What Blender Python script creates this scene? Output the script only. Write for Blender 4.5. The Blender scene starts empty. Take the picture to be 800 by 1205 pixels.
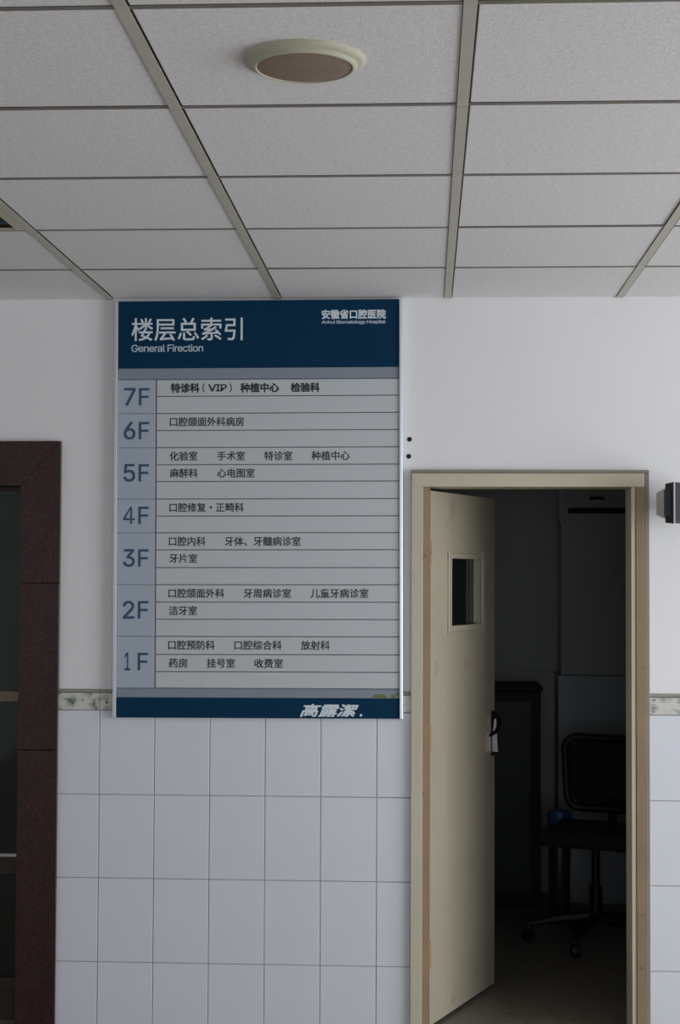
import bpy, bmesh, math, random
from mathutils import Vector, Matrix
random.seed(7)
S = bpy.context.scene
C = S.collection
PI = math.pi
H = 1.59                      # camera height above the floor

# ------------------------------------------------------------------ camera
cd = bpy.data.cameras.new('camera'); cam = bpy.data.objects.new('camera', cd); C.objects.link(cam)
cd.sensor_fit = 'HORIZONTAL'; cd.sensor_width = 36.0; cd.lens = 1911.18 / 800 * 36.0
cd.clip_start = 0.05; cd.clip_end = 100
r = Vector((0.99858579, 0.05298264, 0.00438754)); u = Vector((-0.00235669, -0.03833236, 0.99926227)); f = Vector((-0.05311174, 0.99785944, 0.03815329))
m = Matrix((( r.x, u.x, -f.x, 0), (r.y, u.y, -f.y, -5.7046), (r.z, u.z, -f.z, H), (0, 0, 0, 1)))
cam.matrix_world = m
S.camera = cam

# ------------------------------------------------------------------ world, daylight, exposure
w = bpy.data.worlds.new('overcast_sky'); S.world = w; w.use_nodes = True
bg = w.node_tree.nodes['Background']; bg.inputs[0].default_value = (0.80, 0.88, 1.0, 1); bg.inputs[1].default_value = 1.0

def area(name, loc, aim, sx, sy, power, col):
    l = bpy.data.lights.new(name, 'AREA'); l.shape = 'RECTANGLE'; l.size = sx; l.size_y = sy
    l.energy = power; l.color = col
    o = bpy.data.objects.new(name, l); C.objects.link(o); o.location = loc
    o.rotation_euler = (Vector(aim) - Vector(loc)).to_track_quat('-Z', 'Y').to_euler()
    return o
# daylight falling in through the glass front on the right and the entrance behind the camera
area('daylight_right', (3.85, -2.5, 1.25), (0, -2.5, 1.15), 3.2, 2.1, 135, (0.96, 0.98, 1.0))
area('daylight_entrance', (1.0, -8.8, 1.2), (0.6, 0, 1.0), 3.6, 2.0, 42, (0.97, 0.98, 1.0))

S.view_settings.view_transform = 'Standard'; S.view_settings.look = 'None'
S.view_settings.gamma = 1.0; S.view_settings.use_curve_mapping = False
S.view_settings.exposure = -0.14
S.cycles.use_denoising = True
S.cycles.max_bounces = 10; S.cycles.diffuse_bounces = 6

# ------------------------------------------------------------------ materials
def srgb(r_, g_, b_):
    t = lambda c: (c / 255 / 12.92) if c <= 10 else ((c / 255 + 0.055) / 1.055) ** 2.4
    return (t(r_), t(g_), t(b_), 1)

def mat(name, col, rough=0.6, metal=0.0, spec=0.5, noise=None, bump=None, trans=0.0, col2=None, wear=None, coat=0.0):
    """noise=(scale, amount): brightness mottling; bump=(scale, strength); wear=(scale, lo, hi, colour): dirt patches"""
    mt = bpy.data.materials.new(name); mt.use_nodes = True
    nt = mt.node_tree; N = nt.nodes; L = nt.links
    b = N['Principled BSDF']
    b.inputs['Roughness'].default_value = rough; b.inputs['Metallic'].default_value = metal
    b.inputs['Specular IOR Level'].default_value = spec
    b.inputs['Transmission Weight'].default_value = trans
    b.inputs['Coat Weight'].default_value = coat
    b.inputs['Base Color'].default_value = col
    tc = N.new('ShaderNodeTexCoord')
    cur = None
    if noise or wear:
        rgb = N.new('ShaderNodeRGB'); rgb.outputs[0].default_value = col; cur = rgb.outputs[0]
    if noise:
        n = N.new('ShaderNodeTexNoise'); n.inputs['Scale'].default_value = noise[0]; n.inputs['Detail'].default_value = 5
        L.new(tc.outputs['Object'], n.inputs['Vector'])
        mp = N.new('ShaderNodeMapRange'); mp.inputs[1].default_value = 0.3; mp.inputs[2].default_value = 0.7
        L.new(n.outputs['Fac'], mp.inputs[0])
        mx = N.new('ShaderNodeMix'); mx.data_type = 'RGBA'
        c2 = col2 or tuple(c * (1 - noise[1]) for c in col[:3]) + (1,)
        mx.inputs[7].default_value = c2
        L.new(mp.outputs[0], mx.inputs[0]); L.new(cur, mx.inputs[6]); cur = mx.outputs[2]
    if wear:
        n = N.new('ShaderNodeTexNoise'); n.inputs['Scale'].default_value = wear[0]; n.inputs['Detail'].default_value = 8; n.inputs['Roughness'].default_value = 0.65
        L.new(tc.outputs['Object'], n.inputs['Vector'])
        mp = N.new('ShaderNodeMapRange'); mp.inputs[1].default_value = wear[1]; mp.inputs[2].default_value = wear[2]
        L.new(n.outputs['Fac'], mp.inputs[0])
        mx = N.new('ShaderNodeMix'); mx.data_type = 'RGBA'; mx.inputs[7].default_value = wear[3]
        L.new(mp.outputs[0], mx.inputs[0]); L.new(cur, mx.inputs[6]); cur = mx.outputs[2]
    if cur: L.new(cur, b.inputs['Base Color'])
    if bump:
        n = N.new('ShaderNodeTexNoise'); n.inputs['Scale'].default_value = bump[0]; n.inputs['Detail'].default_value = 4
        L.new(tc.outputs['Object'], n.inputs['Vector'])
        bp = N.new('ShaderNodeBump'); bp.inputs['Strength'].default_value = bump[1]; bp.inputs['Distance'].default_value = 0.002
        L.new(n.outputs['Fac'], bp.inputs['Height']); L.new(bp.outputs[0], b.inputs['Normal'])
    return mt

def granite():
    mt = mat('red_granite', srgb(58, 30, 28), rough=0.3, spec=0.5)
    nt = mt.node_tree; N = nt.nodes; L = nt.links; b = N['Principled BSDF']
    tc = [n for n in N if n.type == 'TEX_COORD'][0]
    v = N.new('ShaderNodeTexVoronoi'); v.inputs['Scale'].default_value = 160; L.new(tc.outputs['Object'], v.inputs['Vector'])
    rp = N.new('ShaderNodeValToRGB'); e = rp.color_ramp.elements
    e[0].position = 0.0; e[0].color = srgb(34, 20, 20); e[1].position = 1.0; e[1].color = srgb(78, 46, 42)
    for p_, c_ in ((0.35, srgb(56, 29, 28)), (0.6, srgb(46, 29, 28)), (0.8, srgb(66, 34, 31))):
        x = e.new(p_); x.color = c_
    sp = N.new('ShaderNodeSeparateColor'); L.new(v.outputs['Color'], sp.inputs[0]); L.new(sp.outputs[0], rp.inputs[0])
    n = N.new('ShaderNodeTexNoise'); n.inputs['Scale'].default_value = 5; L.new(tc.outputs['Object'], n.inputs['Vector'])
    mx = N.new('ShaderNodeMix'); mx.data_type = 'RGBA'; mx.blend_type = 'MULTIPLY'; mx.inputs[0].default_value = 0.5
    L.new(rp.outputs[0], mx.inputs[6]); L.new(n.outputs['Fac'], mx.inputs[7]); L.new(mx.outputs[2], b.inputs['Base Color'])
    return mt

def border_print():
    mt = mat('border_tile_print', srgb(205, 203, 196), rough=0.3)
    nt = mt.node_tree; N = nt.nodes; L = nt.links; b = N['Principled BSDF']
    geo = N.new('ShaderNodeNewGeometry')
    mp = N.new('ShaderNodeMapping'); mp.inputs['Scale'].default_value = (1.0, 0.0, 1.5); L.new(geo.outputs['Position'], mp.inputs['Vector'])
    n = N.new('ShaderNodeTexNoise'); n.inputs['Scale'].default_value = 26; n.inputs['Detail'].default_value = 3; L.new(mp.outputs[0], n.inputs['Vector'])
    rp = N.new('ShaderNodeValToRGB'); e = rp.color_ramp.elements
    e[0].position = 0.33; e[0].color = srgb(84, 88, 86); e[1].position = 0.60; e[1].color = srgb(202, 200, 192)
    x = e.new(0.39); x.color = srgb(150, 158, 152); x = e.new(0.5); x.color = srgb(196, 196, 186)
    L.new(n.outputs['Fac'], rp.inputs[0])
    v = N.new('ShaderNodeTexVoronoi'); v.inputs['Scale'].default_value = 34; v.feature = 'F1'; L.new(mp.outputs[0], v.inputs['Vector'])
    mr = N.new('ShaderNodeMapRange'); mr.inputs[1].default_value = 0.16; mr.inputs[2].default_value = 0.22; L.new(v.outputs['Distance'], mr.inputs[0])
    sp = N.new('ShaderNodeSeparateColor'); L.new(v.outputs['Color'], sp.inputs[0])
    gt = N.new('ShaderNodeMath'); gt.operation = 'LESS_THAN'; gt.inputs[1].default_value = 0.8; L.new(sp.outputs[0], gt.inputs[0])
    mxm = N.new('ShaderNodeMath'); mxm.operation = 'MAXIMUM'; L.new(mr.outputs[0], mxm.inputs[0]); L.new(gt.outputs[0], mxm.inputs[1])
    mx = N.new('ShaderNodeMix'); mx.data_type = 'RGBA'; mx.inputs[6].default_value = srgb(66, 62, 60)
    L.new(mxm.outputs[0], mx.inputs[0]); L.new(rp.outputs[0], mx.inputs[7]); L.new(mx.outputs[2], b.inputs['Base Color'])
    return mt

M = {
 'plaster': mat('white_wall_paint', (0.79, 0.79, 0.80, 1), 0.85, noise=(1.3, 0.05), bump=(60, 0.12), wear=(2.2, 0.62, 0.9, (0.60, 0.58, 0.54, 1))),
 'wall_tile': mat('white_glazed_tile', (0.66, 0.69, 0.745, 1), 0.28, noise=(3, 0.03)),
 'grout': mat('grey_grout', (0.48, 0.47, 0.46, 1), 0.9, noise=(30, 0.3)),
 'border': border_print(),
 'border_cap': mat('grey_border_cap', srgb(150, 148, 140), 0.4, noise=(20, 0.2)),
 'ceiling_tile': mat('mineral_fibre_tile', (0.83, 0.815, 0.825, 1), 0.95, noise=(90, 0.16), bump=(260, 0.5)),
 'tee': mat('painted_grid_bar', srgb(190, 187, 175), 0.5, noise=(9, 0.12)),
 'tee_shaded': mat('shaded_cross_bar', srgb(124, 119, 111), 0.6, noise=(9, 0.15)),  # grid bar colour darkened: the cross bars' shadowed face is painted in
 'slab': mat('ceiling_void', (0.20, 0.19, 0.18, 1), 0.95),
 'granite': granite(), 'smoked': mat('smoked_glass', (0.03, 0.035, 0.035, 1), 0.3, spec=0.06),
 'tint': mat('green_tinted_glass', (0.30, 0.38, 0.34, 1), 0.04, trans=1.0, spec=0.3),
 'blue': mat('blue_sign_face', srgb(2, 49, 78), 0.6, spec=0.12),
 'strip': mat('pale_grey_sign_strip', srgb(188, 194, 198), 0.5),
 'plate': mat('blue_grey_sign_plate', srgb(164, 177, 188), 0.5),
 'bar': mat('mid_grey_sign_bar', srgb(128, 138, 149), 0.5),
 'joint': mat('dark_sign_backboard', srgb(112, 118, 126), 0.6),
 'alu': mat('brushed_aluminium', (0.72, 0.76, 0.82, 1), 0.32, metal=0.75),
 'white_ink': mat('white_lettering', srgb(210, 220, 227), 0.5),
 'pale_ink': mat('pale_blue_lettering', srgb(186, 202, 216), 0.5),
 'blue_ink': mat('blue_lettering', srgb(44, 76, 108), 0.5),
 'black_ink': mat('black_lettering', srgb(34, 36, 40), 0.5),
 'cream': mat('cream_door_paint', srgb(196, 187, 166), 0.45, noise=(2.0, 0.12), wear=(5, 0.60, 0.78, srgb(150, 130, 100))),
 'cream_leaf': mat('cream_leaf_paint', srgb(180, 172, 152), 0.42, noise=(2.5, 0.10), wear=(7, 0.60, 0.80, srgb(150, 132, 104))),
 'brown_paint': mat('worn_brown_rebate', srgb(156, 132, 102), 0.5, noise=(6, 0.2), wear=(22, 0.62, 0.72, srgb(90, 66, 44))),
 'brown_shaded': mat('worn_brown_post_shaded', srgb(142, 120, 90), 0.5, noise=(6, 0.2), wear=(22, 0.64, 0.72, srgb(90, 66, 44))),  # worn rebate brown, darkened to paint in the shade of the left-facing side
 'grey_paint': mat('grey_worn_edge', srgb(136, 132, 122), 0.55, noise=(6, 0.15)),
 'glass': mat('door_glass', (0.80, 0.90, 0.90, 1), 0.03, trans=1.0),
 'dark_alu': mat('bronze_door_frame', srgb(118, 112, 84), 0.4, metal=0.3),
 'dark_wood': mat('dark_brown_panel', srgb(52, 34, 24), 0.5, noise=(8, 0.3)),
 'chrome': mat('bright_steel', (0.75, 0.80, 0.80, 1), 0.2, metal=1.0),
 'black_metal': mat('black_metal', srgb(22, 20, 18), 0.35, metal=0.4),
 'black_plastic': mat('black_plastic', srgb(20, 20, 21), 0.5),
 'black_fabric': mat('black_mesh_fabric', srgb(30, 30, 33), 0.9),
 'grey_plastic': mat('grey_housing', srgb(182, 184, 178), 0.5, noise=(20, 0.1)),
 'white_plastic': mat('white_plastic', srgb(222, 224, 224), 0.4),
 'green_plastic': mat('dark_green_casing', srgb(34, 52, 48), 0.35),
 'red_plastic': mat('dull_red_stripe', srgb(104, 52, 52), 0.5),
 'screen': mat('dark_display_glass', srgb(22, 16, 28), 0.12),
 'ivory': mat('ivory_speaker_rim', srgb(188, 187, 166), 0.5, noise=(14, 0.08)),
 'mesh_brown': mat('brown_speaker_mesh', srgb(140, 122, 108), 0.7, noise=(30, 0.12), bump=(500, 0.8)),
 'fixture': mat('beige_light_rim', srgb(190, 182, 160), 0.5),
 'reflector': mat('light_reflector', srgb(120, 140, 150), 0.25, metal=0.7),
 'tube': mat('unlit_tube', (0.85, 0.85, 0.83, 1), 0.3),
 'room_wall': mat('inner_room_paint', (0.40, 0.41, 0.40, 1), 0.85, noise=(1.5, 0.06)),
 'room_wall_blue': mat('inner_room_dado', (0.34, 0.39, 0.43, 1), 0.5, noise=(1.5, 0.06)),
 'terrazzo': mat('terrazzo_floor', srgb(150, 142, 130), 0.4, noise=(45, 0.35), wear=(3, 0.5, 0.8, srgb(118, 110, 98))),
 'terrazzo_shaded': mat('shaded_terrazzo_floor', srgb(124, 117, 106), 0.4, noise=(45, 0.4), wear=(3, 0.5, 0.8, srgb(88, 83, 76))),  # the hall's terrazzo again, with the room's dimness put into the colour
 'cabinet': mat('black_stained_cabinet', srgb(12, 11, 11), 0.5, spec=0.15),
 'blue_lid': mat('blue_plastic_lid', srgb(40, 92, 140), 0.4),
 'bottle': mat('dark_bin_plastic', srgb(40, 44, 50), 0.4),
 'hole': mat('dark_hole', srgb(24, 20, 18), 0.9),
 'ochre_spot': mat('ochre_spot_colour', srgb(112, 110, 66), 0.8),
}

# ------------------------------------------------------------------ helpers
def link(name, me, parent=None, loc=None):
    o = bpy.data.objects.new(name, me); C.objects.link(o)
    if parent: o.parent = parent
    if loc is not None: o.location = loc
    return o

def tag(o, label=None, cat=None, group=None, kind=None):
    if label: o['label'] = label
    if cat: o['category'] = cat
    if group: o['group'] = group
    if kind: o['kind'] = kind
    return o

def empty(name, loc=(0, 0, 0), **k):
    o = bpy.data.objects.new(name, None); C.objects.link(o); o.location = loc; o.empty_display_size = 0.1
    return tag(o, **k)

class MB:
    """collects shapes, links them as one mesh object"""
    def __init__(s): s.b = bmesh.new()
    def box(s, x0, x1, y0, y1, z0, z1, bev=0.0, seg=1):
        g = bmesh.ops.create_cube(s.b, size=1.0)
        vs = g['verts']
        bmesh.ops.scale(s.b, vec=(x1 - x0, y1 - y0, z1 - z0), verts=vs)
        bmesh.ops.translate(s.b, vec=((x0 + x1) / 2, (y0 + y1) / 2, (z0 + z1) / 2), verts=vs)
        if bev > 0:
            es = {e for v in vs for e in v.link_edges}
            bmesh.ops.bevel(s.b, geom=list(es), offset=bev, segments=seg, affect='EDGES', profile=0.5)
        return s
    def prism(s, pts, axis, a, b_):
        """polygon pts (2D) extruded along axis ('x','y','z') from a to b_"""
        def P(p, t):
            return {'x': (t, p[0], p[1]), 'y': (p[0], t, p[1]), 'z': (p[0], p[1], t)}[axis]
        A = [s.b.verts.new(P(p, a)) for p in pts]; B = [s.b.verts.new(P(p, b_)) for p in pts]
        n = len(pts); s.b.faces.new(A); s.b.faces.new(B[::-1])
        for i in range(n): s.b.faces.new((A[i], B[i], B[(i + 1) % n], A[(i + 1) % n]))
        return s
    def lathe(s, prof, n=48, cap=True):
        rings = []
        for rr, z in prof:
            rings.append([s.b.verts.new((rr * math.cos(2 * PI * k / n), rr * math.sin(2 * PI * k / n), z)) for k in range(n)])
        for i in range(len(rings) - 1):
            for k in range(n):
                s.b.faces.new((rings[i][k], rings[i][(k + 1) % n], rings[i + 1][(k + 1) % n], rings[i + 1][k]))
        if cap: s.b.faces.new(rings[0]); s.b.faces.new(rings[-1])
        return s
    def tube(s, pts, rad, n=10):
        pts = [Vector(p) for p in pts]; rings = []
        for i, p in enumerate(pts):
            t = (pts[min(i + 1, len(pts) - 1)] - pts[max(i - 1, 0)]).normalized()
            a = t.orthogonal().normalized() if i == 0 else (rings_a - t * rings_a.dot(t)).normalized()
            rings_a = a; bb = t.cross(a)
            rd = rad[i] if isinstance(rad, (list, tuple)) else rad
            rings.append([s.b.verts.new(p + (a * math.cos(2 * PI * k / n) + bb * math.sin(2 * PI * k / n)) * rd) for k in range(n)])
        for i in range(len(rings) - 1):
            for k in range(n): s.b.faces.new((rings[i][k], rings[i][(k + 1) % n], rings[i + 1][(k + 1) % n], rings[i + 1][k]))
        s.b.faces.new(rings[0]); s.b.faces.new(rings[-1])
        return s
    def xf(s, mtx):
        bmesh.ops.transform(s.b, matrix=mtx, verts=s.b.verts); return s
    def mesh(s, name, mt, smooth=False):
        bmesh.ops.recalc_face_normals(s.b, faces=s.b.faces)
        me = bpy.data.meshes.new(name); s.b.to_mesh(me); s.b.free()
        me.materials.append(mt)
        if smooth:
            for p in me.polygons: p.use_smooth = True
            me.set_sharp_from_angle(angle=math.radians(38))
        return me
    def build(s, name, mt, parent=None, smooth=False):
        return link(name, s.mesh(name, mt, smooth), parent)

def bx(name, mt, parent, *a, **k):
    return MB().box(*a, **k).build(name, mt, parent)

_tile = {}
def slab_tile(name, parent, mt, x0, x1, z0, z1, yb, th, ch=0.0015, jit=0.0006):
    """a chamfered tile standing on a vertical wall, mesh shared between tiles of one size"""
    wd, ht = round(x1 - x0, 4), round(z1 - z0, 4)
    key = (name, wd, ht, th)
    if key not in _tile:
        b = bmesh.new(); hw, hh = wd / 2, ht / 2
        def ring(y, i): return [b.verts.new(p) for p in ((-hw + i, y, -hh + i), (hw - i, y, -hh + i), (hw - i, y, hh - i), (-hw + i, y, hh - i))]
        A, B, D = ring(0, 0), ring(-th + ch, 0), ring(-th, ch)
        b.faces.new(A[::-1]); b.faces.new(D)
        for P, Q in ((A, B), (B, D)):
            for i in range(4): b.faces.new((P[i], P[(i + 1) % 4], Q[(i + 1) % 4], Q[i]))
        bmesh.ops.recalc_face_normals(b, faces=b.faces)
        me = bpy.data.meshes.new(name); b.to_mesh(me); b.free(); me.materials.append(mt); _tile[key] = me
    o = link(name, _tile[key], parent, ((x0 + x1) / 2, yb - random.uniform(0, jit), (z0 + z1) / 2))
    o.rotation_euler = (random.gauss(0, 0.0012), 0, random.gauss(0, 0.0012))
    return o

# text: built from the font that ships with the program, fitted to a given width
FONT = None
try:
    import os
    FONT = bpy.data.fonts.load(os.path.join(bpy.utils.system_resource('DATAFILES'), 'fonts', 'Inter.woff2'))
except Exception:
    FONT = None
def text(name, s_, mt, parent, x0, x1, zc, y, height=None, bold=0.0, shear=0.0, ext=0.0004):
    cu = bpy.data.curves.new('t', 'FONT'); cu.body = s_; cu.size = 1.0
    if FONT and s_.isascii(): cu.font = FONT; cu.resolution_u = 3
    cu.shear = shear; cu.extrude = 0.01; cu.space_character = 0.92 if s_.isascii() else 1.0
    ob = bpy.data.objects.new('t', cu); C.objects.link(ob)
    dg = bpy.context.evaluated_depsgraph_get(); dg.update()
    me = bpy.data.meshes.new_from_object(ob.evaluated_get(dg))
    bpy.data.objects.remove(ob); bpy.data.curves.remove(cu)
    xs = [v.co.x for v in me.vertices]; ys = [v.co.y for v in me.vertices]
    a, b_, c, d = min(xs), max(xs), min(ys), max(ys)
    sx = (x1 - x0) / (b_ - a); sy = sx if height is None else height / (d - c)
    for v in me.vertices:
        v.co = Vector((x0 + (v.co.x - a) * sx, y - (v.co.z + 0.01) * 0.02, zc + (v.co.y - (c + d) / 2) * sy))
    me.materials.clear(); me.materials.append(mt)
    if bold:      # heavier strokes: the same outlines laid down again a hair apart
        V = [v.co.copy() for v in me.vertices]; F = [tuple(p.vertices) for p in me.polygons]; n = len(V); d_ = bold * (x1 - x0) / max(1, len(s_))
        VV, FF = [], []
        for k, (dx, dz) in enumerate(((-.5, -.5), (.5, -.5), (-.5, .5), (.5, .5))):
            VV += [v + Vector((dx * d_, 0.00003 * k, dz * d_)) for v in V]; FF += [tuple(i + n * k for i in q) for q in F]
        me = bpy.data.meshes.new(name); me.from_pydata(VV, [], FF); me.materials.append(mt)
    o = link(name, me, parent)
    return o

# ================================================================== SETTING
ZC = 2.563                     # underside of the ceiling grid
BT = 1.1067                    # bottom of the border tiles
# --- target wall, with its two openings
wb = empty('wall_back', (0, 0, 0), kind='structure')
core = MB()
LX0, LX1, LT = -2.75, -1.40, 1.93     # opening of the left doorway
DX0, DX1, DT = -0.030, 0.745, 1.925   # opening of the cream door
T = 0.14
core.box(-3.6, LX0, 0, T, 0, ZC + 0.2)
core.box(LX0, LX1, 0, T, LT, ZC + 0.2)
core.box(LX1, DX0, 0, T, 0, ZC + 0.2)
core.box(DX0, DX1, 0, T, DT, ZC + 0.2)
core.box(DX1, 4.1, 0, T, 0, ZC + 0.2)
core.build('plaster', M['plaster'], wb)
# grout bed below the border, tiles and border on top of it
gb = MB(); gb.box(-1.31, -0.035, -0.004, -0.0002, 0, BT + 0.05); gb.box(0.75, 2.2, -0.004, -0.0002, 0, BT + 0.05)
gb.build('grout_bed', M['grout'], wb)
G = 0.0012
rows = [(0.8116, BT), (0.5197, 0.8116), (0.2278, 0.5197), (0.0, 0.2278)]
colsL = [-1.300] + [-1.1483 + 0.1954 * i for i in range(6)] + [-0.050]
colsR = [0.762] + [0.762 + 0.1954 * (i + 1) for i in range(7)]
for cols in (colsL, colsR):
    for i in range(len(cols) - 1):
        for z0, z1 in rows:
            slab_tile('wall_tile', wb, M['wall_tile'], cols[i] + G, cols[i + 1] - G, z0 + G, z1 - G, -0.003, 0.006)
        slab_tile('border_tile', wb, M['border'], cols[i] + 0.0008, cols[i + 1] - 0.0008, BT + 0.001, BT + 0.060, -0.003, 0.009)
        slab_tile('border_cap', wb, M['border_cap'], cols[i] + 0.0008, cols[i + 1] - 0.0008, BT + 0.0615, BT + 0.0735, -0.001, 0.009, ch=0.003)
for x, z in ((-0.0600, H + 0.4745), (-0.0625, H + 0.4146)):
    b = MB(); b.lathe([(0.0085, 0), (0.0085, 0.0012), (0.006, 0.0012), (0.005, 0.0004)], 16)
    b.xf(Matrix.Rotation(PI / 2, 4, 'X')); o = b.build('screw_hole', M['hole'], wb); o.location = (x, -0.0001, z)

# --- floor and the parts of the hall out of frame that carry its light
fl = MB().box(-3.6, 4.1, -9.2, -0.0, -0.12, 0.0).build('floor', M['terrazzo']); tag(fl, kind='structure')
fi = MB().box(-3.6, 4.1, 0.001, 3.4, -0.12, 0.0).build('floor_room', M['terrazzo_shaded']); tag(fi, kind='structure')
wr = MB(); wr.box(4.0, 4.12, -9.2, -4.2, 0, ZC + .2); wr.box(4.0, 4.12, -0.8, 0, 0, ZC + .2); wr.box(4.0, 4.12, -4.2, -0.8, 2.35, ZC + .2)
tag(wr.build('wall_right', M['plaster']), kind='structure')
tag(bx('wall_left', M['plaster'], None, -3.72, -3.6, -9.2, 0, 0, ZC + .2), kind='structure')
wf = MB(); wf.box(-3.6, -1.0, -9.32, -9.2, 0, ZC + .2); wf.box(3.0, 4.12, -9.32, -9.2, 0, ZC + .2); wf.box(-1.0, 3.0, -9.32, -9.2, 2.3, ZC + .2)
tag(wf.build('wall_front', M['plaster']), kind='structure')

# --- suspended ceiling
ce = empty('ceiling', (0, 0, 0), kind='structure')
cb = MB()
cb.box(-3.6, 4.1, -9.2, 3.3, ZC + 0.14, ZC + 0.20)
cb.build('slab', M['slab'], ce)
x0 = -1.1267; ROW = [0.0] + [0.5624 + 0.6 * j for j in range(10)]
NI0, NI1 = -3, 6              # main bars x0 + 0.6 i
XL, XR = x0 + 0.6 * NI0, x0 + 0.6 * NI1; YF = -ROW[-1]
rest = MB(); rest.box(-3.6, XL - 0.012, -9.2, 0, ZC, ZC + 0.015); rest.box(XR + 0.012, 4.1, -9.2, 0, ZC, ZC + 0.015); rest.box(XL - .012, XR + .012, -9.2, YF, ZC, ZC + 0.015)
rest.build('plain_ceiling_board', M['ceiling_tile'], ce)
TW = 0.012
tcache = {}
def ctile(xa, xb, ya, yb):
    wd, dp = round(xb - xa, 4), round(yb - ya, 4)
    if (wd, dp) not in tcache:
        tcache[(wd, dp)] = MB().box(-wd / 2, wd / 2, -dp / 2, dp / 2, 0, 0.012, bev=0.0012).mesh('ceiling_tile', M['ceiling_tile'])
    o = link('ceiling_tile', tcache[(wd, dp)], ce, ((xa + xb) / 2, (ya + yb) / 2, ZC + 0.0022 + random.uniform(0, 0.0012)))
    o.rotation_euler = (random.gauss(0, 0.0016), random.gauss(0, 0.0012), 0)
LAMP = (-1, 2)
for i in range(NI0, NI1):
    xa, xb = x0 + 0.6 * i, x0 + 0.6 * (i + 1)
    for j in range(len(ROW) - 1):
        if (i, j) == LAMP: continue
        ya, yb = -ROW[j + 1], -ROW[j]
        if j == 0: yb += 0.006 - 0.0035
        ctile(xa + TW + 0.0034, xb - TW - 0.0004, ya + 0.0090, yb - 0.0082 if j else -0.002)
mbar, cbar = {}, None
edges = [0.0] + [ROW[j] - 0.010 for j in (2, 4, 6, 8)] + [ROW[-1]]
for i in range(NI0, NI1 + 1):
    for k in range(len(edges) - 1):
        a, b_ = edges[k], edges[k + 1]; L_ = round(b_ - a - 0.004, 4)
        if L_ not in mbar:
            q = MB(); q.box(-TW, TW, -L_ / 2, L_ / 2, 0, 0.0015); q.box(-0.001, 0.001, -L_ / 2, L_ / 2, 0.0015, 0.03); q.box(-0.003, 0.003, -L_ / 2, L_ / 2, 0.025, 0.032)
            mbar[L_] = q.mesh('grid_bar', M['tee'])
        link('grid_bar', mbar[L_], ce, (x0 + 0.6 * i, -(a + b_) / 2, ZC - 0.0006))
q = MB(); q.box(-0.288, 0.288, -0.0075, 0.0075, 0, 0.0015); q.box(-0.285, 0.285, -0.001, 0.001, 0.0015, 0.03)
cm = q.mesh('cross_bar', M['tee_shaded'])
for i in range(NI0, NI1):
    for j in range(1, len(ROW)):
        link('cross_bar', cm, ce, (x0 + 0.6 * i + 0.3, -ROW[j], ZC + 0.0010))

# --- red granite surround of the left doorway: slabs mitred at the corner
tr = empty('trim_1', (0, 0, 0), kind='structure')
ox, ix, ot, it = -1.2945, -1.4360, H + 0.4665, H + 0.3075
OX2 = -2.85; IX2 = -2.71
yf, yb_ = -0.024, -0.0015
g = 0.0005
# right jamb in three lengths, left jamb in three, lintel mitred
for zz in ((0.0, 0.965), (0.967, 1.553)):
    for a, b_ in ((ix, ox), (OX2, IX2)):
        MB().box(a, b_, yf, yb_, zz[0] + g, zz[1] - g, bev=0.0008).build('granite_slab', M['granite'], tr)
MB().prism([(ix, 1.555), (ox, 1.555), (ox, ot - g), (ix, it - g)], 'y', yf, yb_).build('granite_slab', M['granite'], tr)
MB().prism([(OX2, 1.555), (IX2, 1.555), (IX2, it - g), (OX2, ot - g)], 'y', yf, yb_).build('granite_slab', M['granite'], tr)
MB().prism([(IX2, it + g), (ix - g, it + g), (ox - g, ot), (OX2 + g, ot)], 'y', yf, yb_).build('granite_slab', M['granite'], tr)
for a, b_, c_, d_ in ((ix + .002, ox - .002, 0, ot - .003), (OX2 + .002, IX2 - .002, 0, ot - .003), (IX2 - .002, ix + .002, it + .002, ot - .003)):
    MB().box(a, b_, yb_ + 0.0001, -0.0001, c_, d_).build('mortar_bed', M['hole'], tr)
# reveals
MB().box(ix + 0.001, ix + 0.02, yb_ + 0.001, 0.15, 0.0, it).build('granite_reveal', M['granite'], tr)
MB().box(IX2 - 0.02, IX2 - 0.001, yb_ + 0.001, 0.15, 0.0, it).build('granite_reveal', M['granite'], tr)
MB().box(IX2, ix, yb_ + 0.001, 0.15, it + 0.001, it + 0.02).build('granite_reveal', M['granite'], tr)

# --- door_1: glazed door seen as a sliver beside the granite
d1 = empty('door_1', (0, 0, 0), kind='structure')
Y1, Y2 = 0.060, 0.095
MB().box(IX2, ix - 0.001, Y1, Y2, it - 0.012, it - 0.001).build('top_rail', M['dark_wood'], d1)
MB().box(IX2, ix - 0.001, Y1, Y2, 1.128, 1.166, bev=0.002).build('middle_rail', M['dark_alu'], d1)
MB().box(IX2, ix - 0.001, Y1 - 0.004, Y2, 0.578, 0.588).build('thin_rail', M['chrome'], d1)
MB().box(IX2, ix - 0.001, Y1, Y2, 0.515, 0.577, bev=0.002).build('lower_rail', M['dark_wood'], d1)
MB().box(IX2, ix - 0.001, Y1, Y2, 0.105, 0.150, bev=0.002).build('bottom_rail', M['dark_wood'], d1)
for a, b_ in ((1.168, it - 0.013), (0.589, 1.127), (0.151, 0.514)):
    MB().box(IX2, ix - 0.001, 0.075, 0.080, a, b_).build('glass_pane', M['tint'], d1)
MB().box(IX2, ix - 0.001, 0.072, 0.083, 0.0, 0.104).build('kick_plate', M['dark_wood'], d1)

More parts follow.
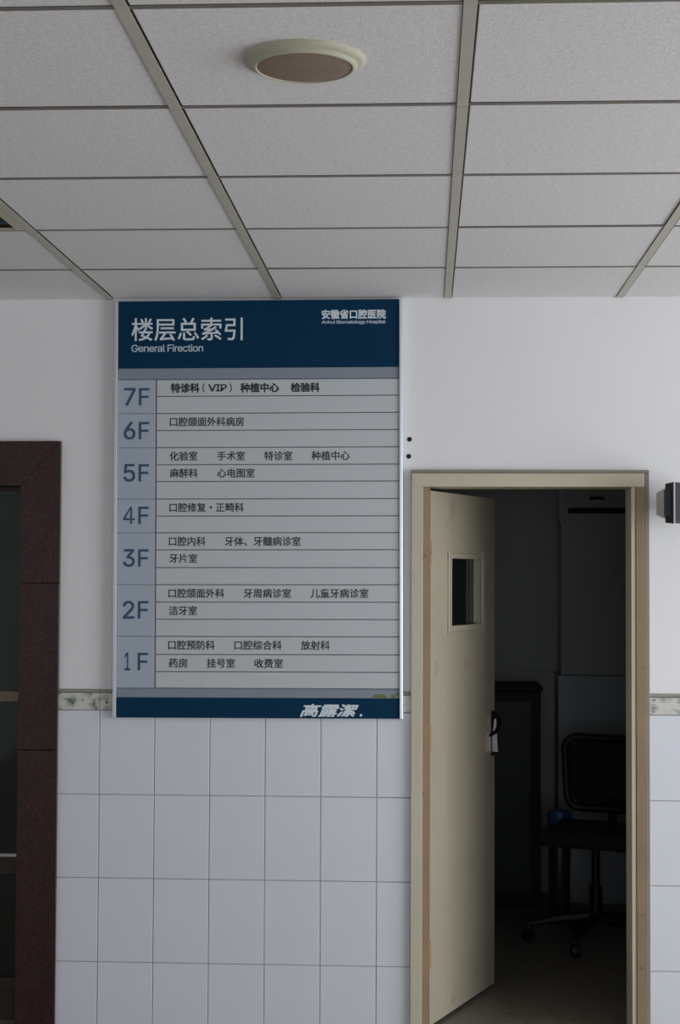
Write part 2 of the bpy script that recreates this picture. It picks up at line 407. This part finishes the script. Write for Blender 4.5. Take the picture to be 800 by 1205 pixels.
# --- rooms behind
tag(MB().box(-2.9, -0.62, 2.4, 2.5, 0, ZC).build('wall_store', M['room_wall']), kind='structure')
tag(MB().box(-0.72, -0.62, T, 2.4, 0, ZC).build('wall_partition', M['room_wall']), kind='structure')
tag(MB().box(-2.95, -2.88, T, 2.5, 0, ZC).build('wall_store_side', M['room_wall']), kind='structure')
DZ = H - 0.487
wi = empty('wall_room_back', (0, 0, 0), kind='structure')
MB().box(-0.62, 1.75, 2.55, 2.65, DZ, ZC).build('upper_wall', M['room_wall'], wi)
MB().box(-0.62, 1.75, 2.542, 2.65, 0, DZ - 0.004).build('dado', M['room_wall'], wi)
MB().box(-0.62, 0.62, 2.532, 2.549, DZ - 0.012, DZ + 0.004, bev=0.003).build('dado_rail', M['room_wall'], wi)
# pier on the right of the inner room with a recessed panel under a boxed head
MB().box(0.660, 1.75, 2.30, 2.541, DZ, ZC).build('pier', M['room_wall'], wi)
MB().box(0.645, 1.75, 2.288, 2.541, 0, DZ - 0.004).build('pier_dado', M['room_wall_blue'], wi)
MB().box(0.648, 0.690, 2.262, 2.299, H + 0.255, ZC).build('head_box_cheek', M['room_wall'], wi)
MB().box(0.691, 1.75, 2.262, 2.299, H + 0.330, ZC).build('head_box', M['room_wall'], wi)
MB().box(0.692, 1.75, 2.280, 2.2995, H + 0.302, H + 0.329).build('head_gap_shade', M['hole'], wi)  # black strip painting the shade in the gap under the head box
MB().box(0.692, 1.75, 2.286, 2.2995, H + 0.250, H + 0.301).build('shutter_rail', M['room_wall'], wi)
o = MB().tube([(0.795, 2.25, H + 0.372), (0.83, 2.247, H + 0.376), (0.865, 2.25, H + 0.372)], 0.008, 8).build('hook', M['black_metal'], wi)
tag(MB().box(1.75, 1.85, T, 2.65, 0, ZC).build('wall_room_right', M['room_wall']), kind='structure')

# --- door_2: cream framed door standing ajar
d2 = empty('door_2', (0, 0, 0), kind='structure')
cx0, cx1, ct = -0.0525, 0.7725, H + 0.3655
o0, o1, ot2 = -0.0120, 0.7085, H + 0.306
# flat casing on the wall (mitre free, butted like the photo), with a thin worn outer edge
cs = MB(); cs.box(cx0, o0, -0.030, -0.0045, 0.0, ct - 0.012, bev=0.002); cs.build('frame_post', M['cream'], d2)
cs = MB(); cs.box(o1 + 0.016, 0.7545, -0.030, -0.0045, 0.0, ct - 0.012, bev=0.002); cs.build('frame_post', M['brown_shaded'], d2)
cs = MB(); cs.box(cx0 + 0.001, 0.7545, -0.032, -0.0045, ot2, ct - 0.0125, bev=0.002); cs.build('frame_head', M['cream'], d2)
MB().box(cx0, cx1, -0.024, -0.0045, ct - 0.0120, ct, bev=0.002).build('frame_edge', M['grey_paint'], d2)
MB().box(0.7550, cx1, -0.022, -0.0045, 0.0, ct - 0.0121, bev=0.002).build('frame_edge', M['grey_paint'], d2)
MB().box(o1 + 0.001, o1 + 0.0155, -0.026, 0.135, 0.0, ot2 + 0.0, bev=0.001).build('jamb', M['cream'], d2)
MB().box(o1 + 0.016, 0.7440, -0.004, 0.139, 0.0, ot2 + 0.02).build('jamb', M['cream'], d2)
MB().box(-0.0290, 0.0125, -0.004, 0.030, 0.0, ot2 + 0.01).build('jamb', M['brown_paint'], d2)
MB().box(-0.0290, -0.012, 0.031, 0.135, 0.0, ot2 + 0.01).build('jamb', M['cream'], d2)
MB().box(-0.0110, o1 + 0.000, -0.003, 0.139, ot2 + 0.001, ot2 + 0.018).build('jamb', M['cream'], d2)
# the leaf: local x along the leaf, -y its visible face
ang = math.atan2(0.63, 0.255)
leaf_o = empty('leaf', (0.0145, 0.036, 0.014)); leaf_o.parent = d2; leaf_o.rotation_euler = (0, 0, ang)
LW, LH, LT_ = 0.672, 1.872, 0.040
wx0, wx1, wz0, wz1 = 0.190, 0.520, H - 0.190 - 0.014, H + 0.062 - 0.014
lb = MB()
lb.box(0, wx0, 0, LT_, 0, LH); lb.box(wx1, LW, 0, LT_, 0, LH); lb.box(wx0, wx1, 0, LT_, 0, wz0); lb.box(wx0, wx1, 0, LT_, wz1, LH)
bmesh.ops.remove_doubles(lb.b, verts=lb.b.verts, dist=1e-5)
lo = lb.build('panel', M['cream_leaf'], leaf_o)
t_ = MB(); tw = 0.026
t_.box(wx0 - tw, wx0 + 0.004, -0.008, 0.002, wz0 - tw, wz1 + tw, bev=0.002); t_.box(wx1 - 0.004, wx1 + tw, -0.008, 0.002, wz0 - tw, wz1 + tw, bev=0.002)
t_.box(wx0 - tw, wx1 + tw, -0.0075, 0.002, wz1 - 0.004, wz1 + tw * 0.6, bev=0.002); t_.box(wx0 - tw, wx1 + tw, -0.0075, 0.002, wz0 - tw * 0.7, wz0 + 0.004, bev=0.002)
t_.build('window_bead', M['cream_leaf'], leaf_o)
MB().box(wx0 + 0.001, wx1 - 0.001, 0.026, 0.031, wz0 + 0.001, wz1 - 0.001).build('window_pane', M['tint'], leaf_o)
hz = H - 0.014
hb = MB(); hb.tube([(LW - 0.026, -0.001, hz - 0.543), (LW - 0.028, -0.016, hz - 0.545), (LW - 0.034, -0.030, hz - 0.556), (LW - 0.050, -0.036, hz - 0.580), (LW - 0.080, -0.034, hz - 0.602), (LW - 0.125, -0.026, hz - 0.612)], [0.011, 0.009, 0.0085, 0.008, 0.0075, 0.006], 10)
hb.build('handle', M['black_metal'], leaf_o, smooth=True)
MB().box(LW - 0.040, LW - 0.010, -0.003, -0.0002, hz - 0.700, hz - 0.525, bev=0.001).build('lock_plate', M['black_metal'], leaf_o)
hb = MB(); hb.prism([(-0.012, hz - 0.556), (-0.019, hz - 0.556), (-0.026, hz - 0.683), (-0.0035, hz - 0.683), (-0.0035, hz - 0.62)], 'x', LW - 0.036, LW - 0.012)
hb.build('latch_plate', M['chrome'], leaf_o)
for z in (0.25, 1.0, 1.65):
    MB().tube([(-0.004, 0.000, z - 0.045), (-0.004, 0.000, z + 0.045)], 0.006, 10).build('hinge', M['brown_paint'], leaf_o, smooth=True)

# ================================================================== THINGS
# --- floor directory sign: everything measured on the sign face, then leaned a hair as it hangs
SX0, SX1, SZ0, SZ1 = -1.0990, -0.0800, H - 0.5064, H + 0.9650
sg = empty('directory_sign', ((SX0 + SX1) / 2, 0, SZ0), label='tall blue and grey hospital floor directory board with aluminium rails on the white wall', cat='sign')
kx = (SX1 - SX0) / 340.25; kz = (SZ1 - SZ0) / 492.5
cxs = (SX0 + SX1) / 2
def X(px): return SX0 + (px - 134.6) * kx - cxs
def Z(py): return (353.0 - py) * kz + (SZ1 - SZ0)
FY = -0.0265
MB().box(X(138), X(471.5), -0.022, -0.0045, 0.002, SZ1 - SZ0 - 0.001).build('backboard', M['joint'], sg)
for a, b_ in ((134.6, 138.9), (471.0, 475.0)):
    rl = MB(); rl.box(X(a), X(b_), -0.034, -0.0045, 0, SZ1 - SZ0, bev=0.0025, seg=2); rl.build('side_rail', M['alu'], sg)
def panel(name, mt, xa, xb, ya, yb, pr=FY, bev=0.0008):
    return MB().box(X(xa), X(xb), pr, -0.0221, Z(yb), Z(ya), bev=bev).build(name, mt, sg)
hd = panel('header_panel', M['blue'], 139.1, 470.8, 353.2, 433.0)
TY = FY - 0.0003
text('lettering', '楼层总索引', M['white_ink'], hd, X(154.8), X(286.5), Z(387.0), TY, height=27 * kz, bold=0.015)
text('lettering', 'General Firection', M['pale_ink'], hd, X(154.8), X(239.8), Z(409.2), TY, height=8.6 * kz, bold=0.04)
text('lettering', '安徽省口腔医院', M['white_ink'], hd, X(380.2), X(455.0), Z(370.6), TY, height=10.6 * kz, bold=0.06)
text('lettering', 'Anhui Stomatology Hospital', M['pale_ink'], hd, X(380.0), X(455.0), Z(380.2), TY, height=4.6 * kz, bold=0.08)
panel('divider_bar', M['bar'], 139.1, 470.8, 433.2, 446.0, pr=-0.0255)
ys = [446.7, 466.5, 486.8, 507.0, 527.3, 547.5, 567.4, 588.0, 608.2, 627.9, 648.0, 668.9, 689.0, 709.4, 729.6, 749.8, 770.9, 791.1, 810.4]
floors = [('7F', 0, 2), ('6F', 2, 4), ('5F', 4, 7), ('4F', 7, 9), ('3F', 9, 12), ('2F', 12, 15), ('1F', 15, 18)]
fyc = {'7F': 466.8, '6F': 507.0, '5F': 557.0, '4F': 607.3, '3F': 657.6, '2F': 718.6, '1F': 779.3}
for t, a, b_ in floors:
    p_ = panel('floor_plate', M['plate'], 139.1, 183.6, ys[a] + 0.25, ys[b_] - 0.25)
    zc = Z(fyc[t])
    if t == '4F':     # the figure 4, drawn as one outline with its counter left open by the three strokes
        hh = 10.2 * kz; xl, xr_ = X(146.0), X(159.8); st = 2.3 * kx; xs_ = xr_ - 3.4 * kx
        q4 = MB(); q4.prism([(xs_ - st, zc - hh), (xs_, zc - hh), (xs_, zc - hh * 0.56), (xr_, zc - hh * 0.56), (xr_, zc - hh * 0.33), (xs_, zc - hh * 0.33),
            (xs_, zc + hh), (xs_ - st * 0.9, zc + hh), (xl, zc - hh * 0.33), (xl, zc - hh * 0.56), (xs_ - st, zc - hh * 0.56)], 'y', TY, TY - 0.0004)
        q4.build('lettering', M['blue_ink'], p_)
        # the counter of the figure shows the plate
        MB().prism([(xl + 2.7 * kx, zc - hh * 0.33), (xs_ - st, zc - hh * 0.33), (xs_ - st, zc + hh * 0.64)], 'y', TY - 0.00041, TY - 0.0006).build('figure_counter', M['plate'], p_)
    else:
        text('lettering', t[0], M['blue_ink'], p_, X(148.6 if t == '1F' else 146.4), X(155.2 if t == '1F' else 159.6), zc, TY, height=20.4 * kz, bold=0.05)
    text('lettering', 'F', M['blue_ink'], p_, X(164.2), X(176.0), zc, TY, height=20.0 * kz, bold=0.05)
words = {0: [('特诊科', 202.2, 235.5), ('（VIP）', 238.5, 274.5), ('种植中心', 284.5, 329.5), ('检验科', 344.0, 377.5)],
 2: [('口腔颌面外科病房', 201.0, 288.5)],
 4: [('化验室', 201.0, 233.5), ('手术室', 257.3, 289.6), ('特诊室', 312.8, 345.5), ('种植中心', 368.5, 412.8)],
 5: [('麻醉科', 201.3, 234.0), ('心电图室', 257.3, 301.2)],
 7: [('口腔修复・正畸科', 201.0, 288.5)],
 9: [('口腔内科', 200.5, 243.5), ('牙体、牙髓病诊室', 266.5, 355.5)],
 10: [('牙片室', 201.0, 233.8)],
 12: [('口腔颌面外科', 200.3, 265.8), ('牙周病诊室', 289.0, 344.2), ('儿童牙病诊室', 367.3, 434.8)],
 13: [('洁牙室', 201.0, 233.8)],
 15: [('口腔预防科', 200.2, 254.8), ('口腔综合科', 278.2, 333.4), ('放射科', 356.2, 389.8)],
 16: [('药房', 201.0, 222.8), ('挂号室', 245.8, 278.6), ('收费室', 301.6, 334.8)]}
for k in range(18):
    p_ = panel('sign_strip', M['strip'], 185.2, 470.8, ys[k] + 0.55, ys[k + 1] - 0.55)
    for s_, a, b_ in words.get(k, ()):
        zc = ys[k] + 10.0
        if s_ == '（VIP）':
            text('lettering', '（', M['black_ink'], p_, X(239.5), X(242.3), Z(zc), TY, height=10.4 * kz, bold=0.06)
            text('lettering', 'VIP', M['black_ink'], p_, X(246.5), X(268.0), Z(zc), TY, height=8.0 * kz, bold=0.08)
            text('lettering', '）', M['black_ink'], p_, X(271.2), X(274.0), Z(zc), TY, height=10.4 * kz, bold=0.06)
            continue
        text('lettering', s_, M['black_ink'], p_, X(a), X(b_), Z(zc), TY, height=10.6 * kz, bold=0.07 if k == 0 else 0.03)
lb_ = panel('divider_bar', M['bar'], 139.1, 470.8, 811.0, 821.3, pr=-0.0255)
ft = panel('footer_panel', M['blue'], 139.1, 470.8, 821.6, 845.0)
text('lettering', '高露潔', M['white_ink'], ft, X(355.5), X(423.0), Z(835.6), TY, height=14.2 * kz, bold=0.04, shear=0.3)
text('lettering', '.', M['white_ink'], ft, X(424.6), X(427.6), Z(841.0), TY, height=3 * kz)
for px, py, rx_, rz_ in ((447.5, 819.6, 8.5, 3.2), (463.5, 819.0, 3.0, 2.0), (468.0, 816.0, 2.0, 1.5)):  # flat ochre spots on the lower bar
    b = MB(); b.lathe([(1, 0), (0.9, 1)], 14); b.xf(Matrix.Translation((X(px), -0.0256, Z(py))) @ Matrix.Rotation(PI / 2, 4, 'X') @ Matrix.Diagonal((rx_ * kx, rz_ * kz, 0.0002, 1)))
    b.build('ochre_spot', M['ochre_spot'], lb_)
sg.rotation_euler = (0, -0.0040, 0)

# --- round ceiling speaker
sp = empty('ceiling_speaker', (-0.2330, -2.668, ZC), label='round ivory ceiling speaker with brown mesh centre set in a white ceiling tile', cat='speaker')
pr_ = [(0.1150, 0.003), (0.1155, -0.002), (0.1130, -0.0055), (0.1040, -0.0085), (0.1010, -0.0095), (0.0985, -0.0130), (0.0960, -0.0155), (0.0925, -0.0160), (0.0905, -0.0145), (0.0900, -0.0110)]
MB().lathe(pr_, 72, cap=False).build('rim', M['ivory'], sp, smooth=True)
MB().lathe([(0.0001, -0.0200), (0.03, -0.0197), (0.06, -0.0183), (0.08, -0.0158), (0.0905, -0.0135), (0.0905, 0.002)], 72).build('mesh_grille', M['mesh_brown'], sp, smooth=True)

# --- recessed ceiling light, corner seen at the left edge
lx0, lx1 = x0 - 0.6 + TW + 0.001, x0 - TW - 0.001; ly0, ly1 = -ROW[3] + 0.009, -ROW[2] - 0.009
lg = empty('ceiling_light', ((lx0 + lx1) / 2, (ly0 + ly1) / 2, ZC), label='unlit recessed ceiling light with beige rim at the left edge of the ceiling', cat='light')
hw, hd_ = (lx1 - lx0) / 2, (ly1 - ly0) / 2
rm = MB(); e_ = 0.026
rm.box(-hw, -hw + e_, -hd_, hd_, 0, 0.006); rm.box(hw - e_, hw, -hd_, hd_, 0, 0.006); rm.box(-hw + e_, hw - e_, hd_ - 0.010, hd_, 0, 0.006); rm.box(-hw + e_, hw - e_, -hd_, -hd_ + 0.010, 0, 0.006)
rm.build('rim', M['fixture'], lg)
hs = MB(); a, b_ = hw - e_, hd_ - 0.010
hs.box(-a - 0.002, -a, -b_, b_, 0.006, 0.10); hs.box(a, a + 0.002, -b_, b_, 0.006, 0.10); hs.box(-a, a, b_, b_ + 0.002, 0.006, 0.10); hs.box(-a, a, -b_ - 0.002, -b_, 0.006, 0.10); hs.box(-a, a, -b_, b_, 0.10, 0.104)
hs.build('housing', M['black_plastic'], lg)
for k in range(3):
    xx = -0.17 + 0.17 * k
    MB().tube([(xx, -b_ + 0.02, 0.06), (xx, b_ - 0.02, 0.06)], 0.0125, 14).build('tube', M['tube'], lg, smooth=True)
for k in range(7):
    yy = -b_ + 2 * b_ * (k + 0.5) / 7
    MB().box(-a + 0.001, a - 0.001, yy - 0.002, yy + 0.002, 0.008, 0.040).build('louvre_blade', M['reflector'], lg)

# --- small wall lamp / display unit at the right edge, turned to the right
un = empty('wall_unit', (0.856, -0.13, H + 0.243), label='small black unit with white front edge on the wall right of the door', cat='wall unit')
un.rotation_euler = (0, 0, math.radians(45))
def frustum(name, mt, w0, h0, y0, w1, h1, y1, parent):
    b = bmesh.new()
    A = [b.verts.new(p) for p in ((-w0, y0, -h0), (w0, y0, -h0), (w0, y0, h0), (-w0, y0, h0))]
    B = [b.verts.new(p) for p in ((-w1, y1, -h1), (w1, y1, -h1), (w1, y1, h1), (-w1, y1, h1))]
    b.faces.new(A[::-1]); b.faces.new(B)
    for i in range(4): b.faces.new((A[i], A[(i + 1) % 4], B[(i + 1) % 4], B[i]))
    q_ = MB(); q_.b.free(); q_.b = b
    bmesh.ops.bevel(b, geom=list(b.edges), offset=0.003, segments=2, affect='EDGES', profile=0.5)
    return q_.build(name, mt, parent, smooth=True)
frustum('back_housing', M['grey_plastic'], 0.060, 0.038, 0.048, 0.074, 0.055, -0.004, un)
frustum('casing', M['black_plastic'], 0.082, 0.066, -0.005, 0.088, 0.070, -0.044, un)
MB().box(-0.0885, -0.0855, -0.034, -0.010, -0.042, 0.045).xf(Matrix.Translation((-0.001, 0, 0))).build('side_panel', M['green_plastic'], un)
MB().box(-0.0875, -0.0850, -0.0095, -0.0055, -0.045, 0.045).build('side_stripe', M['red_plastic'], un)
MB().box(-0.089, 0.089, -0.0505, -0.0445, -0.0705, 0.0705, bev=0.001).build('front_bezel', M['white_plastic'], un)
MB().box(-0.0865, 0.0865, -0.0530, -0.0507, -0.0690, 0.0690).build('screen', M['screen'], un)
br = MB(); br.tube([(0.01, 0.046, 0), (0.05, 0.085, 0.0), (0.088, 0.088, 0)], 0.012, 12); br.build('bracket', M['grey_plastic'], un, smooth=True)

# --- dark cabinet in the inner room
cx_, cw, chh = 0.275, 0.55, 1.055
cab = empty('cabinet', (cx_, 2.34, 0), label='black glazed cabinet against the back wall of the dark room', cat='cabinet')
b = MB(); cdp = 0.19
b.box(-cw / 2, -cw / 2 + 0.02, -cdp, cdp, 0, chh - 0.022); b.box(cw / 2 - 0.02, cw / 2, -cdp, cdp, 0, chh - 0.022)
b.box(-cw / 2 + 0.02, cw / 2 - 0.02, cdp - 0.012, cdp, 0, chh - 0.022); b.box(-cw / 2 + 0.02, cw / 2 - 0.02, -cdp, cdp - 0.012, 0.0, 0.07)
b.build('body', M['cabinet'], cab)
MB().box(-cw / 2 - 0.008, cw / 2 + 0.008, -cdp - 0.02, cdp, chh - 0.022, chh, bev=0.003).build('top', M['cabinet'], cab)
for z in (0.36, 0.70):
    MB().box(-cw / 2 + 0.021, cw / 2 - 0.021, -cdp + 0.01, cdp - 0.013, z, z + 0.015).build('shelf', M['cabinet'], cab)
for s_ in (-1, 1):
    dr = MB(); xa, xb = (-cw / 2 + 0.002, -0.001) if s_ < 0 else (0.001, cw / 2 - 0.002); y0_, y1_ = -cdp - 0.02, -cdp - 0.001; fr = 0.045
    dr.box(xa, xa + fr, y0_, y1_, 0.03, chh - 0.025); dr.box(xb - fr, xb, y0_, y1_, 0.03, chh - 0.025); dr.box(xa + fr, xb - fr, y0_, y1_, 0.03, 0.03 + fr); dr.box(xa + fr, xb - fr, y0_, y1_, chh - 0.025 - fr, chh - 0.025)
    do = dr.build('door', M['cabinet'], cab)
    MB().box(xa + fr, xb - fr, -cdp - 0.012, -cdp - 0.008, 0.03 + fr, chh - 0.025 - fr).build('glass_pane', M['smoked'], do)
    hx = -0.02 if s_ < 0 else 0.02
    MB().tube([(hx, -cdp - 0.032, 0.50), (hx, -cdp - 0.034, 0.62)], 0.005, 8).build('handle', M['chrome'], do)

# --- office chair
ch = empty('office_chair', (0.735, 1.42, 0), label='black office chair with a mesh backrest in the dark room', cat='chair')
ch.rotation_euler = (0, 0, math.radians(158))
def rr(wd, ht, rad, n=6):
    pts = []
    for cx2, cz2, a0 in ((wd - rad, ht - rad, 0), (-wd + rad, ht - rad, PI / 2), (-wd + rad, -ht + rad, PI), (wd - rad, -ht + rad, 1.5 * PI)):
        for k in range(n + 1):
            a = a0 + PI / 2 * k / n; pts.append((cx2 + rad * math.cos(a), cz2 + rad * math.sin(a)))
    return pts
def curve_back(p):   # gentle bow and rake of the backrest; p = (x, z)
    tap = 1.0 + 0.10 * p[1] / 0.2
    return Vector((p[0] * tap, -0.235 - 0.16 * (p[1] + 0.2) + 0.035 * (p[0] / 0.2) ** 2, 0.70 + p[1]))
ZB = H - 0.715
def cb_(p): v = curve_back(p); v.z = ZB - 0.172 + p[1]; return v
ring = [cb_(p) for p in rr(0.205, 0.155, 0.055)]
fb = MB(); pts = ring + [ring[0], ring[1]]; fb.tube(pts, 0.017, 10); fb.build('back_frame', M['black_plastic'], ch, smooth=True)
b = bmesh.new(); nx, nz = 12, 12; gv = []
for i in range(nx + 1):
    gv.append([b.verts.new(cb_((-0.195 + 0.39 * i / nx, -0.145 + 0.29 * j / nz))) for j in range(nz + 1)])
for i in range(nx):
    for j in range(nz):
        if (i in (0, nx - 1)) and (j in (0, nz - 1)): continue
        b.faces.new((gv[i][j], gv[i + 1][j], gv[i + 1][j + 1], gv[i][j + 1]))
q = MB(); q.b.free(); q.b = b; bmesh.ops.delete(b, geom=[v for v in b.verts if not v.link_faces], context='VERTS')
mo = q.build('back_mesh', M['black_fabric'], ch, smooth=True); mo.modifiers.new('s', 'SOLIDIFY').thickness = 0.008
MB().box(-0.215, 0.215, -0.22, 0.20, 0.43, 0.50, bev=0.03, seg=3).build('seat', M['black_fabric'], ch, smooth=True)
MB().tube([(0, -0.16, 0.425), (0, -0.26, 0.44), (0, -0.275, 0.52), (0, -0.252, 0.60)], 0.02, 10).build('back_support', M['black_plastic'], ch, smooth=True)
MB().tube([(0, 0, 0.10), (0, 0, 0.25), (0, 0, 0.251), (0, 0, 0.428)], [0.028, 0.028, 0.018, 0.018], 14).build('gas_lift', M['black_metal'], ch, smooth=True)
for k in range(5):
    a = 2 * PI * k / 5 + 0.3; dx, dy = math.cos(a), math.sin(a)
    lgp = MB().tube([(dx * 0.025, dy * 0.025, 0.115), (dx * 0.16, dy * 0.16, 0.10), (dx * 0.29, dy * 0.29, 0.075)], [0.024, 0.02, 0.014], 8).build('leg', M['black_plastic'], ch, smooth=True)
    cs = MB(); cs.lathe([(0.026, -0.018), (0.029, -0.012), (0.029, 0.012), (0.026, 0.018)], 16); cs.xf(Matrix.Translation((dx * 0.29, dy * 0.29, 0.029)) @ Matrix.Rotation(a + 0.6, 4, 'Z') @ Matrix.Rotation(PI / 2, 4, 'X'))
    cs.tube([(dx * 0.29, dy * 0.29, 0.05), (dx * 0.29, dy * 0.29, 0.075)], 0.007, 8)
    cs.build('castor', M['black_plastic'], lgp, smooth=True)

# --- slim bin with a blue lid, between cabinet and chair
bn = empty('slim_bin', (0.615, 1.86, 0), label='slim dark bin with a blue lid between the black cabinet and the office chair', cat='bin')
MB().lathe([(0.040, 0.0), (0.046, 0.01), (0.052, 0.44), (0.050, 0.445)], 24).build('body', M['bottle'], bn, smooth=True)
MB().lathe([(0.055, 0.446), (0.057, 0.452), (0.057, 0.492), (0.050, 0.508), (0.018, 0.514)], 24).build('lid', M['blue_lid'], bn, smooth=True)
